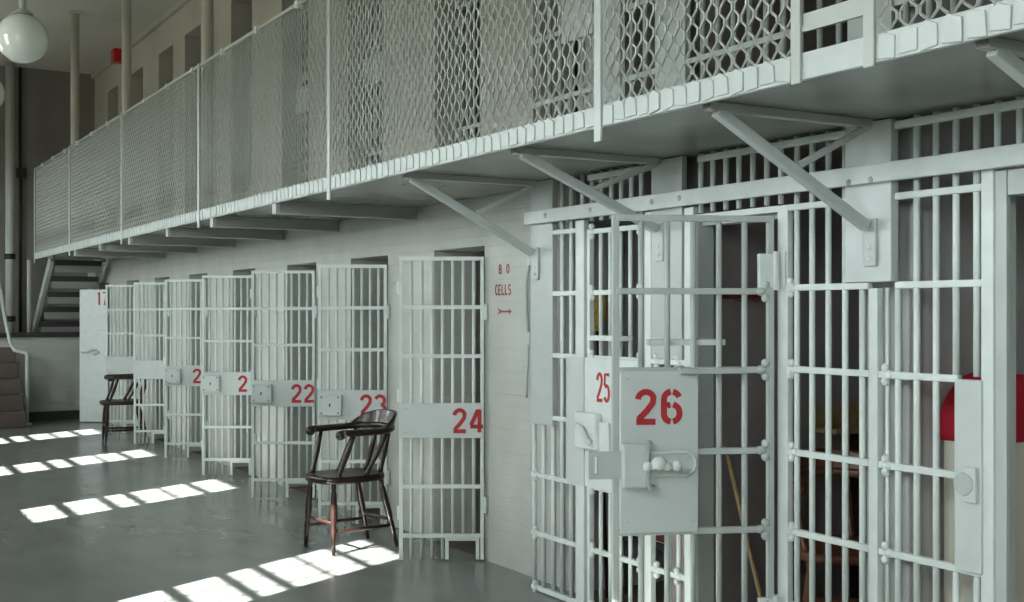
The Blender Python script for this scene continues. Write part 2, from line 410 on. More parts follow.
# fixed strip between door 25 and the opening of cell 26
f25b = front('narrow fixed bar strip between doors 25 and 26, behind plate 26', S(670, DG))
flat(f25b, 'post', 648, 654, .012, 2.03)
flat(f25b, 'cover_plate', 654.5, 685, 1.33, TOPB, -.02, .012, M_BAR2)
flat(f25b, 'jamb_post', 687.5, 696.5, .012, 2.03)
for p in (669, 679): vb(f25b, p, .012, 1.33)
for z in RZ:
    if z < 1.4 : rail(f25b, 649, 692, z, [(659, -.02), (679.5, -.03)])
jf = MB().box((DG+.013, S(696.5,DG)-.0, .012), (DG+.10, S(696.5,DG)+.02, 2.03)).box((DG+.03, S(779,DG), 1.945), (DG+.10, S(696.5,DG)-.001, 1.985))
jf.build('door_frame', M_BAR2, f25b, world=True)
# cell 26, fixed bars right of its opening
f26 = front('white barred cell front between the open door 26 and the post with lock plate', S(830, DG))
flat(f26, 'hinge_post', 781, 791, .012, 1.99)
for p in (797.2, 812.3, 828.6, 845.3): vb(f26, p, .012, TOPB)
vb(f26, 862.5, .012, 1.645)
flat(f26, 'cover_plate', 850.5, 896.5, 1.664, TOPB, -.03, .012, M_PLATE)
for i, z in enumerate(RZ):
    if z > 1.9: rail(f26, 783, 850, z)
    else: rail(f26, 783, 871.5, z, [(794, -.045)] if z < 1.6 else [(793, -.03)])
rail(f26, 700, 850, 2.245, (), .03)
for p in (701, 713, 726, 739, 753, 767, 781): vb(f26, p, 2.0, TOPB)
MB().box((DG-.018, S(782,DG), 1.967), (DG+.008, S(697,DG), 1.993)).build('header_rail', M_BAR, f26, world=True)
hp = MB().box((DG-.030, S(790,DG), 1.66), (DG-.021, S(781,DG), 1.80))
hp.build('hinge_leaf', M_BAR, f26, world=True)
# cell 27
f27 = front('white barred cell front at the right edge with tall lock plate and keyhole', S(940, DG))
flat(f27, 'post', 872, 881, .012, 1.64)
vb(f27, 887.5, .012, 1.64, .008)
for p in (898.3,): vb(f27, p, .012, 1.66)
for p in (917, 936.3): vb(f27, p, .012, TOPB)
for p in (956.3, 977): vb(f27, p, 1.325, TOPB); vb(f27, p, .012, .64)
lp = flat(f27, 'lock_plate', 960, 987, .648, 1.315, -.03, .0, M_PLATE)
ks, kz = S(978, DG), zat(484, DG, S(978, DG))
kb = MB().box((DG-.046, ks-.026, kz-.062), (DG-.031, ks+.022, kz+.062)).build('escutcheon', M_PLATE, f27, world=True, bevel=.003)
esc = MB().tube([(DG-.05, ks+.024, kz+.0), (DG-.031, ks+.024, kz)], .04, 14)
esc.build('keyhole_cover', M_BAR2, f27, world=True, bevel=.002)
flat(f27, 'post', 984.7, 997, .012, 2.05, -.02, .02)
for z in RZ:
    if z > 1.9: rail(f27, 897.5, 985, z)
    elif z > 1.4: rail(f27, 897.5, 985, z)
    elif z in (.975,): rail(f27, 881.5, 961, z, [(888, -.03)])
    else: rail(f27, 881.5, 985, z, [(888, -.03)]) if z < .6 else rail(f27, 881.5, 961 if z > .7 else 984, z, [(888, -.03)])
rail(f27, 897.5, 1200, 2.245, (), .03)
fs = S(997, DG)
jf = MB().box((DG+.021, fs-.0, .012), (DG+.10, fs+.02, 2.03)).box((DG-.01, fs-.045, .012), (DG+.01, fs-.001, 2.03)).box((DG-.01, fs-.62, 1.945), (DG+.10, fs-.05, 2.03))
jf.build('door_frame', M_BAR2, f27, world=True)
for p in (998, 1020, 1043, 1068, 1095): vb(f27, p, 2.035, TOPB)
s_end = fs-.62
MB().box((DG-.02, s_end-.05, .012), (DG+.012, s_end-.001, 2.03)).build('hinge_post', M_BAR, f27, world=True)
for i in range(5):
    MB().tube([(DG, s_end-.1-.1*i, .012), (DG, s_end-.1-.1*i, TOPB)], .0125, 10).build('vertical_bar', M_BAR, f27, world=True)
MB().box((DG-.03, PS[3][0]-.3, 1.664), (DG+.012, s_end-.56, TOPB)).build('cover_plate', M_PLATE, f27, world=True)
# long beam over the fronts
bm_ = thing('iron_beam', 'long white flat iron beam across the near cell fronts below the gallery', 'beam', (DG-.05, S(760, DG), 2.03))
MB().box((DG-.062, 1.0, 2.035), (DG-.033, S(533, DG), 2.105)).build('flat_bar', M_BAR, bm_, world=True, bevel=.003)
for p in (860, 882, 555, 600, 662, 690): MB().ball((DG-.062, S(p, DG), 2.07 if p < 800 else 2.045), .014, 8, (.6,1,1)).build('bolt_head', M_BAR2, bm_, world=True)

# door 25, closed in the plane of the bars
d25 = thing('cell_door', 'closed cell door with narrow white plate numbered 25 behind door 26', 'cell door', (DG, S(647, DG), 0))
sa, sb = S(647, DG), S(589.2, DG)
for s_ in (sa+.012, sb-.014): MB().box((DG-.015, s_-.012, .012), (DG+.012, s_+.012, 1.975)).build('stile', M_BAR, d25, world=True)
for p in (601, 610.5, 620.5, 630.5, 640.5):
    s_ = S(p, DG)
    MB().tube([(DG, s_, 1.32), (DG, s_, 1.97)], .0115, 10).build('vertical_bar', M_BAR, d25, world=True)
    MB().tube([(DG, s_, .012), (DG, s_, .64)], .0115, 10).build('vertical_bar', M_BAR, d25, world=True)
for z in (1.965, 1.65, 1.315, .648, .322, .025):
    mb = MB().box((DG-.014, sa, z-.012), (DG+.008, sb, z+.012))
    for yy in (sb-.045, sa+.04): knob(mb, yy, z, 0)
    mb.build('horizontal_rail', M_BAR, d25, world=True)
pl = MB().box((DG-.03, sa, .648), (DG-.016, sb, 1.315)).build('number_plate', M_BAR, d25, world=True, bevel=.003)
s0 = S(596.8, DG-.03)
pr = d25.location
text_mb('25', .155, .064, .052, .018, lambda u, v, t: (DG-.0302-t-pr.x, s0-u-pr.y, zat(402, DG-.03, s0)+v-pr.z)).build('number', M_RED, pl)
zc = zat(432, DG, S(600, DG))
lb = MB().box((DG-.075, S(607, DG), zc-.085), (DG-.031, S(586, DG), zc+.10)).box((DG-.05, S(616, DG), zc-.10), (DG-.0305, S(600, DG), zc+.06))
lb = lb.build('lock_box', M_BAR, d25, world=True, bevel=.008)
MB().tube([(DG-.08, S(590, DG), zc+.03), (DG-.10, S(597, DG), zc+.02), (DG-.10, S(602, DG), zc-.03), (DG-.08, S(604, DG), zc-.05)], .016, 8).build('hasp', M_BAR, lb, world=False).location = (-d25.location.x, -d25.location.y, 0)
zt = zat(338, DG, S(620, DG))
MB().box((DG-.11, S(636, DG), zt-.012), (DG-.02, S(605, DG), zt+.012)).build('tray_shelf', M_BAR, d25, world=True)

# door 26, swung wide open towards the camera
h26 = Vector((DG-.072, S(770, DG-.072), 0))
d26 = thing('cell_door', 'large open barred cell door with big red stencil number 26', 'cell door', h26, math.radians(157.2))
W = .652
def p26(name, mb, m=M_BAR2, bev=0): return mb.build(name, m, d26, bevel=bev)
for x in (.0, W): p26('stile', MB().box((x-.014, -.014, .012), (x+.014, .014, 1.945)), bev=.003)
for i in range(1, 6):
    x = .109*i
    for z0, z1 in (((1.30, 1.935), (.02, .66)) if x > .34 else ((.02, 1.935),)):
        p26('vertical_bar', MB().tube([(x, 0, z0), (x, 0, z1)], .0125, 12))
for z in (1.933, 1.635, 1.312, .98, .655, .322, .03):
    xe = .316 if z == .98 else W
    mb = MB().box((0, -.009, z-.013), (xe, .016, z+.013))
    if .5 < z < 1.9 or z < .5:
        for dz in (-.027, .027): mb.ball((.022, .008, z+dz), .019, 10)
        mb.ball((.042, .008, z), .017, 10, (1.5,1,1.1))
    p26('horizontal_rail', mb, bev=.003)
pl = p26('number_plate', MB().box((.314, .018, .655), (.637, .03, 1.312)), M_PLATE, .003)
text_mb('26', .140, .107, .083, .025, lambda u, v, t: (.574-u, .0302+t, 1.096+v)).build('number', M_RED, pl)
for x, z in ((.335,.70),(.61,.70),(.335,1.28),(.61,1.28)): MB().ball((x, .03, z), .005, 8).build('rivet', M_PLATE, pl)
zl = .935
lb = p26('lock_box', MB().box((.540, .031, zl-.09), (.640, .085, zl+.085)), M_PLATE, .008)
tx0, tx1, sx0, sx1 = .641, .772, .737, .750
MB().box((tx0, .040, zl-.055), (sx0, .058, zl+.055)).box((sx1, .040, zl-.055), (tx1, .058, zl+.055)).box((sx0, .040, zl+.036), (sx1, .058, zl+.055)).box((sx0, .040, zl-.055), (sx1, .058, zl-.036)).build('bolt_tongue', M_BAR2, lb)
hk = MB().tube([(.520, .06, zl+.09), (.535, .07, zl+.08), (.537, .075, zl+.02), (.537, .075, zl-.07), (.520, .07, zl-.10), (.505, .06, zl-.085)], .011, 8)
hk.build('hasp_bar', M_BAR2, lb)
def stad(x0, x1, z0, z1, n=10):
    r = (z1-z0)/2; zc_ = (z0+z1)/2
    return [(x1, z0)] + [(x1, z1)] + [(x0+r+r*math.cos(a), zc_+r*math.sin(a)) for a in [math.pi/2+math.pi*k/n for k in range(n+1)]]
esc = p26('escutcheon_plate', MB().prism(stad(.326, .53, zl-.05, zl+.055), 'y', .031, .062), M_PLATE, .006)
rim = MB()
rim.tube([(p[0], .063, p[1]) for p in stad(.333, .525, zl-.043, zl+.048)], .006, 6)
for k in range(7):
    rim.box((.36+.018*k, .062, zl+.020), (.369+.018*k, .066, zl+.034)); rim.box((.36+.018*k, .062, zl-.035), (.369+.018*k, .066, zl-.021))
rim.build('raised_rim', M_PLATE, esc)
hb = MB().tube([(.545, .105, zl), (.43, .105, zl)], .013, 10)
for x, r, sx in ((.545, .020, 1), (.497, .028, 1.2), (.468, .02, 1), (.425, .022, 1)): hb.ball((x, .108, zl+(.012 if x == .497 else 0)), r, 12, (sx, 1, 1))
for x in (.545, .425): hb.tube([(x, .03, zl), (x, .105, zl)], .010, 8)
hb.build('bolt_handle', M_BAR, lb)
zt = 1.425
sh = MB().box((.185, -.10, zt-.012), (.50, -.012, zt+.012)); p26('tray_shelf', sh, M_BAR, .003)
p26('slot_sill', MB().box((.14, .017, 1.300), (.40, .075, 1.322)), M_BAR2, .003)
hg = MB().tube([(-.022, .0, 1.64), (-.022, .0, 1.80)], .02, 12).box((-.02, -.016, 1.65), (.05, .016, 1.79))
p26('hinge', hg, M_BAR, .003)
p26('hinge', MB().tube([(-.022, 0, .22), (-.022, 0, .38)], .02, 12).box((-.02, -.016, .23), (.05, .016, .37)), M_BAR, .003)

# ------------------------------------------------------------------ lettering, conduit on the brick wall
fw = lambda s0_, z0_: (lambda u, v, t: (D0-.0004-t, s0_-u, z0_+v))
s_ = S(499, D0); zz = zat(274, D0, s_)
let = thing('stencil_lettering', 'faded red lettering B O CELLS with an arrow painted on the wall', 'lettering', (D0-.0004, s_, zz))
for i_, chx in enumerate('B O'):
    if chx != ' ':
        text_mb(chx, .058, .046, .036, .012, fw(s_-.046*i_, zz)).build('letter', M_REDF, let, world=True)
s_ = S(495.3, D0); zz = zat(295.3, D0, s_)
for i_, chx in enumerate('CELLS'):
    text_mb(chx, .066, .040, .032, .011, fw(s_-.040*i_, zz)).build('letter', M_REDF, let, world=True)
ar = S(497.5, D0); br_ = S(511.8, D0); za = zat(311.5, D0, ar)
MB().prism([(ar, za+.022), (ar-.05, za+.006), (br_+.032, za+.006), (br_+.036, za+.018), (br_, za), (br_+.036, za-.018), (br_+.032, za-.006), (ar-.05, za-.006), (ar, za-.022), (ar-.025, za)], 'x', D0-.0016, D0-.0004).build('arrow', M_REDF, let, world=True)
def wp(px, py, off=.02): s_ = S(px, D0-off); return (D0-off, s_, zat(py, D0-off, s_))
cd = thing('wall_conduit', 'thin painted conduit with small switch box on the wall beside the barred front', 'conduit', wp(527, 340))
MB().tube([wp(529.5, 258), wp(529, 268), wp(526, 282), wp(526.2, 310), wp(528.5, 333)], .010, 8).build('pipe', M_BAR2, cd, world=True)
MB().ball(wp(530, 261, .024), .022, 10, (.6,1,1.2)).build('cap', M_BAR, cd, world=True)
c = wp(530, 338, .03); MB().box((c[0]-.02, c[1]-.03, c[2]-.035), (c[0]+.027, c[1]+.03, c[2]+.035)).build('switch_box', M_BAR2, cd, world=True, bevel=.006)
MB().tube([wp(528.6, 345), wp(527.5, 370), wp(526.5, 398)], .006, 6).build('cable', M_BAR2, cd, world=True)

# ------------------------------------------------------------------ gallery brackets
def bracket(label, s, strut, foot_d=None, zfoot=None, plate=True):
    r = thing('gallery_bracket', label, 'bracket', (foot_d or D0, s, zfoot or 2.2), 0, 'iron brackets under the gallery')
    fd = (foot_d or D0) - .001
    if strut:
        arm = MB().box((GW0+.05, s-.022, GZ0-.03), (fd-.02, s+.022, GZ0-.002)).build('arm', M_ARM, r, world=True)
        MB().obox((GW0+.09, s, GZ0-.028), (fd-.03, s, zfoot+.05), .036, .04).build('strut', M_BAR2, r, world=True, bevel=.004)
        fp = MB().box((fd-.014, s-.03, zfoot-.10), (fd, s+.03, zfoot+.08)).build('foot_plate', M_BAR2, r, world=True, bevel=.004)
        for dz in (-.07, -.03): MB().ball((fd-.015, s, zfoot+dz), .009, 8).build('bolt_head', M_BAR, r, world=True)
        mid = ((GW0+.09+fd-.03)/2 + .02, s+.0, (GZ0-.028+zfoot+.05)/2+.02)
        MB().obox(mid, (fd-.03, s, GZ0-.03), .022, .022).build('brace', M_BAR2, r, world=True)
    else:
        MB().box((GW0+.03, s-.012, GZ0-.075), (fd-.01, s+.012, GZ0-.002)).box((GW0+.03, s-.035, GZ0-.085), (fd-.01, s+.035, GZ0-.075)).build('arm', M_ARM, r, world=True)
        MB().box((GW0+.0, s-.035, GZ0-.085), (GW0+.028, s+.035, GZ0-.002)).build('end_plate', M_FENCE, r, world=True)
    return r
xb = DG-.031
s_ = S(872, xb); bracket('white iron bracket with diagonal strut bolted to the plate right of door 26', s_, True, xb, zat(240, xb, s_))
xb = DG-.021
s_ = S(661, xb); bracket('white iron bracket whose diagonal strut passes above the plate numbered 26', s_, True, xb, zat(240, xb, s_))
s_ = S(537, xb); bracket('white iron bracket whose strut meets the wall beside the red lettering', s_, True, xb, zat(262, xb, s_))
bracket('white iron bracket cut off by the top right edge of the picture', 2.10, True, DG-.031, 1.88)
for i, p in enumerate((274, 211.5, 167, 129, 99.5, 74.6)):
    where = ['above cell door 22', 'above the sunlit cell door', 'above the doors with lock box and blank plate', 'above the far armchair', 'above the solid white door', 'beside the far stairs']
    bracket('deep iron arm under the gallery ' + where[i], S(p, GW0), False)

# ------------------------------------------------------------------ chain link fence on the gallery edge
fn = thing('gallery_fence', 'white chain link fence along the outer edge of the upper gallery', 'fence', (GW0, 9, GZ1))
GP = GW0-.026
posts = [S(597, GP), S(328, GP), S(198, GP), S(121, GP), S(69, GP), 16.98]
g0, g1 = S(868, GP), S(795, GP)
FT = 3.467; FB = 2.35
xf = GW0-.010
for s_ in posts:
    MB().box((xf-.016, s_-.022, 2.20), (xf-.006, s_+.022, FT)).build('post', M_BAR2, fn, world=True, bevel=.002)
for s_ in (g0, g1):
    MB().box((xf-.016, s_-.02, 2.245), (xf-.006, s_+.02, FT)).build('gap_post', M_FENCE, fn, world=True, bevel=.002)
MB().box((xf-.004, .6, 2.255), (xf+.014, 17.0, 2.338)).build('toe_plate', M_BAR2, fn, world=True, bevel=.003)
MB().box((xf-.004, g0+.022, 2.40), (xf+.006, g1-.022, 2.455)).build('gap_rail', M_FENCE, fn, world=True)
MB().box((xf-.004, g0+.022, 2.80), (xf+.006, g1-.022, 2.86)).build('gap_rail', M_FENCE, fn, world=True)
MB().tube([(xf+.006, .6, FT-.012), (xf+.006, 17.0, FT-.012)], .014, 8).build('top_rail', M_FENCE, fn, world=True)
y = g1+.45
while y < 16.9:
    MB().box((xf-.014, y-.02, FT-.04), (xf+.02, y+.02, FT+.006)).build('rail_clamp', M_BAR, fn, world=True); y += .78
def chain(y0, y1, r):
    mb = MB(); p = .0357; hh = .0435; n = max(2, int(round((y1-y0)/p))); p = (y1-y0)/n
    m = int((FT-.02-FB+.02)/hh)
    for i in range(n):
        base = y0 + p*(i+.5); pts = []
        for k in range(m+1):
            sgn = 1 if ((k+i) % 2 == 0) else -1; z = FB-.02+hh*k; yy = base+sgn*(p/2-.001)
            x = xf+.001 + .004*sgn           # neighbours hook into one another at the bends
            jy, jz = random.uniform(-.002,.002), random.uniform(-.002,.002)
            pts += [(x, yy+jy, z-.010+jz), (x, yy+jy, z+.010+jz)]
        mb.tube(pts, r, 4, False)
    return mb
ends = sorted(posts)
runs = [(.62, g0-.022), (g1+.022, ends[0]-.024)] + [(ends[i]+.024, ends[i+1]-.024) for i in range(len(ends)-1)]
for i, (a, b_) in enumerate(runs):
    chain(a, b_, .0050 if a < 6 else .0036).build('chain_link_panel', M_FENCE, fn, world=True)
    lw = MB(); n = int((b_-a)/.0714)
    for k in range(n):
        yy = a + (k+.5)*(b_-a)/n
        g = lambda m: random.uniform(-m, m)
        lw.prism([(yy-.031+g(.004), 2.262+g(.008)), (yy+.031+g(.004), 2.262+g(.008)), (yy+.030+g(.005), 2.325+g(.006)), (yy+.008+g(.006), 2.340+g(.006)), (yy-.030+g(.005), 2.325+g(.006))], 'x', xf-.003, xf-.0085-random.uniform(0, .0035))
    lw.build('lacing_wire', M_BAR2, fn, world=True, bevel=.004)
# columns from the gallery to the ceiling
for p, lab in ((207.5, 'second fence post from the left lamp side, beside the wide upper openings'), (126.5, 'red alarm box'), (75, 'dark end wall')):
    s_ = S(p, 2.76); r = thing('steel_column', {207.5: 'grey round steel column on the gallery, nearest of the three', 126.5: 'grey round steel column on the gallery overlapping the red alarm box', 75: 'pale round steel column on the gallery in front of the dark end wall'}[p], 'column', (2.76, s_, GZ1+.001), 0, 'steel columns on the gallery')
    MB().tube([(0,0,0), (0,0,ZC-GZ1-.03)], .047 if p > 100 else .05, 16).build('shaft', M_WALLUP, r)
    MB().tube([(0,0,0), (0,0,.02)], .085, 16).build('base_flange', M_BAR2, r)
    MB().box((-.07,-.07,ZC-GZ1-.03), (.07,.07,ZC-GZ1-.002)).build('cap_plate', M_BAR2, r)

# ------------------------------------------------------------------ upper cell fronts seen through the fence
names = ['farthest along the gallery, next to the end wall', 'second from the end wall', 'third from the end wall', 'fourth from the end wall, partly behind a column', 'fifth from the end wall, wide dark opening', 'sixth from the end wall behind the fence', 'seventh from the end wall behind the fence, with lock plate', 'nearest of the upper brick wall row, behind the fence']
for i, a in enumerate(UPJ):
    r = thing('gallery_cell_door', 'barred upper level cell door, ' + names[i], 'cell door', (DU+.16, a+UW/2, GZ1), 0, 'barred doors of the upper cells')
    for yy in (-UW/2+.02, UW/2-.02): MB().box((-.012, yy-.012, .01), (.012, yy+.012, UT-GZ1-.45)).build('stile', M_BAR2, r)
    for k in range(1, 7): MB().tube([(0, -UW/2+k*UW/7, .01), (0, -UW/2+k*UW/7, UT-GZ1-.45)], .010, 6).build('vertical_bar', M_BAR2, r)
    for z in (.03, .5, 1.35, 1.97): MB().box((-.012, -UW/2+.01, z-.012), (.01, UW/2-.01, z+.012)).build('horizontal_rail', M_BAR2, r)
    if i in (5, 6): MB().box((-.025, -UW/2+.01, 1.05), (-.013, UW/2-.01, 1.28)).build('lock_plate', M_PLATE, r)
# upper barred fronts above the near cells
for (pa, pb, lab) in ((534, 652, 'upper barred cell front above door 25, seen through the fence'), (654, 849, 'upper barred cell front above cell 26, seen through the fence'), (851, 1180, 'upper barred cell front at the top right corner, seen through the fence gap')):
    r = thing('barred_cell_front', lab, 'cell bars', (DG, S((pa+pb)/2, DG), GZ1), 0, 'upper bar fronts')
    a, b_ = S(pb, DG), S(pa, DG); n = int(round((b_-a)/.105))
    for k in range(n):
        yy = a + (k+.5)*(b_-a)/n
        MB().tube([(DG, yy, GZ1+.002), (DG, yy, 4.5)], .0125, 8).build('vertical_bar', M_BAR2, r, world=True)
    for z in (2.36, 2.70, 3.05, 3.40, 3.75, 4.1, 4.48):
        MB().box((DG-.016, a+.002, z-.013), (DG+.01, b_-.002, z+.013)).build('horizontal_rail', M_BAR2, r, world=True)
    if pa == 534:
        MB().box((DG-.03, S(625, DG), GZ1+.01), (DG-.017, S(602, DG), 4.5)).build('post_plate', M_BAR2, r, world=True)
        MB().box((DG-.03, S(597, DG), 2.98), (DG-.017, S(566, DG), 3.35)).build('lock_plate', M_PLATE, r, world=True)
    if pa == 654: MB().box((DG-.03, S(690, DG), GZ1+.01), (DG-.017, S(660, DG), 4.5)).build('post_plate', M_BAR2, r, world=True)
    if pa == 851: MB().box((DG-.03, S(897, DG), GZ1+.01), (DG-.017, S(853, DG), 4.5)).build('post_plate', M_BAR2, r, world=True)

# ------------------------------------------------------------------ far end: landing, stairs, steps, pipes
lx1 = 3.60
ld = thing('landing_platform', 'low white painted landing wall with dark top in front of the end wall', 'landing', (2.9, 18.55, 0))
MB().box((1.9, 18.30, .12), (lx1, YE-.002, 1.19)).build('base_wall', M_WALL, ld, world=True)
MB().box((1.9, 18.30, .0), (lx1, YE-.002, .118)).build('dark_skirting', M_DARKTREAD, ld, world=True)
MB().box((1.88, 18.26, 1.192), (lx1, YE-.002, 1.25)).build('deck', M_DARKTREAD, ld, world=True)
ss = thing('open_staircase', 'steep open stairs with dark treads under the far end of the gallery', 'stairs', (3.1, 18.4, 1.252))
xa, xb2 = 2.87, 3.545; n = 5
for i in range(n):
    t = (i+.75)/n; yy = 18.7-1.42*t; z = 1.25+ (GZ1-1.25)*t
    MB().box((xa+.03, yy-.12, z-.075), (xb2-.03, yy+.12, z)).build('tread', M_DARKTREAD, ss, world=True)
    MB().box((xa+.03, yy-.125, max(1.256, z-.17)), (xb2-.03, yy-.105, z-.076)).build('riser', M_RISER, ss, world=True)
for x in (xa, xb2): MB().obox((x, 18.72, 1.33), (x, 17.29, GZ1-.02), .05, .14).build('stringer', M_FENCE, ss, world=True)
MB().tube([(2.745, 18.42, 1.254), (2.745, 18.42, 2.3)], .03, 10).build('newel_post', M_FENCE, ss, world=True)
st = thing('brown_steps', 'dark brown painted steps at the far left leading up to the landing', 'steps', (1.9, 17.4, 0))
for i in range(5):
    z = .21*(i+1)
    MB().box((1.0, 17.15+.22*i, .0 if i == 0 else z-.21+.001), (2.52, 18.255, z)).build('step', M_BROWNST, st, world=True, bevel=.012)
def ip(px, py, d):
    s_ = S(px, d); return (d, s_, zat(py, d, s_))
hr = thing('pipe_handrail', 'bent grey pipe handrail beside the brown steps', 'handrail', ip(27, 428, 2.60))
p0 = ip(27, 428, 2.60)
MB().tube([(p0[0], p0[1], .003), (p0[0], p0[1], .95), (p0[0]-.01, p0[1]+.03, .985), (p0[0]-.14, p0[1]+.12, 1.02), (p0[0]-.18, p0[1]+.2, 1.10), (p0[0]-.22, p0[1]+.45, 1.45), (p0[0]-.30, p0[1]+.7, 2.2)], .026, 10).build('rail_pipe', M_BAR2, hr, world=True)
MB().tube([(p0[0], p0[1], .003), (p0[0], p0[1], .02)], .06, 12).build('floor_flange', M_BAR2, hr, world=True)
pc = thing('standpipe', 'tall pale vertical pipe at the left edge reaching the ceiling behind the globe lamp', 'pipe', (2.51, 18.63, 1.252))
q = (S(10, 2.35))
px_ = 2.515; 
MB().tube([(px_, 18.62, 1.252), (px_, 18.62, ZC-.002)], .062, 14).build('pipe', M_FENCE, pc, world=True)
for z in (2.35, 1.45): MB().tube([(px_, 18.62, z-.04), (px_, 18.62, z+.04)], .078, 14).build('collar', M_BLACK, pc, world=True)
dr = thing('dark_conduit', 'thin dark conduit on the end wall right of the tall pale pipe', 'conduit', (2.69, YE-.03, 1.252))
MB().tube([(2.69, YE-.03, 1.252), (2.69, YE-.03, ZC-.003)], .022, 8).build('pipe', M_BLACK, dr, world=True)
MB().box((2.63, YE-.07, 3.52), (2.77, YE-.002, 3.66)).build('junction_box', M_BLACK, dr, world=True, bevel=.006)
# alarm box under the ceiling
s_ = S(119.5, DU-.06); al = thing('alarm_box', 'small red alarm box high on the upper wall near the ceiling', 'alarm box', (DU-.06, s_, zat(54, DU-.06, s_)))
MB().box((-.09, -.09, -.115), (.058, .12, .11)).build('housing', M_EXIT, al, bevel=.012)
MB().box((-.04, -.03, .112), (.04, .05, .15)).build('conduit_nipple', M_BLACK, al)
struct(MB().box((DU-.05, S(533, DU), ZC-.07), (DU-.001, YE-.001, ZC-.001)).build('trim_1', M_WALLUP))

# ------------------------------------------------------------------ globe lamps
def globe(loc, r, label):
    g = thing('globe_lamp', label, 'pendant lamp', loc, 0, 'white globe pendant lamps')
    MB().ball((0,0,0), r, 40).build('globe', M_GLOBE, g)
    MB().tube([(0,0,r*.94), (0,0,r*.99), (0,0,r*1.12)], [.075,.075,.04], 16).build('fitter', M_FENCE, g)
    MB().tube([(0,0,r*1.12), (0,0,ZC-loc[2]-.04)], .024, 12).build('rod', M_FENCE, g)
    MB().tube([(0,0,ZC-loc[2]-.04), (0,0,ZC-loc[2]-.002)], [.03,.09], 16).build('ceiling_canopy', M_FENCE, g)
def campt(px, py, Z):
    X = (px-512)/F*Z; return (CA*X+SA*Z, -SA*X+CA*Z, EYE-(py-HY)/F*Z)
globe(campt(22.5, 38.5, 8.2), .170, 'white glass globe lamp hanging on a rod at the top left corner')
globe(campt(-15.5, 93, 10.6), .172, 'second white globe lamp mostly cut off by the left picture edge')

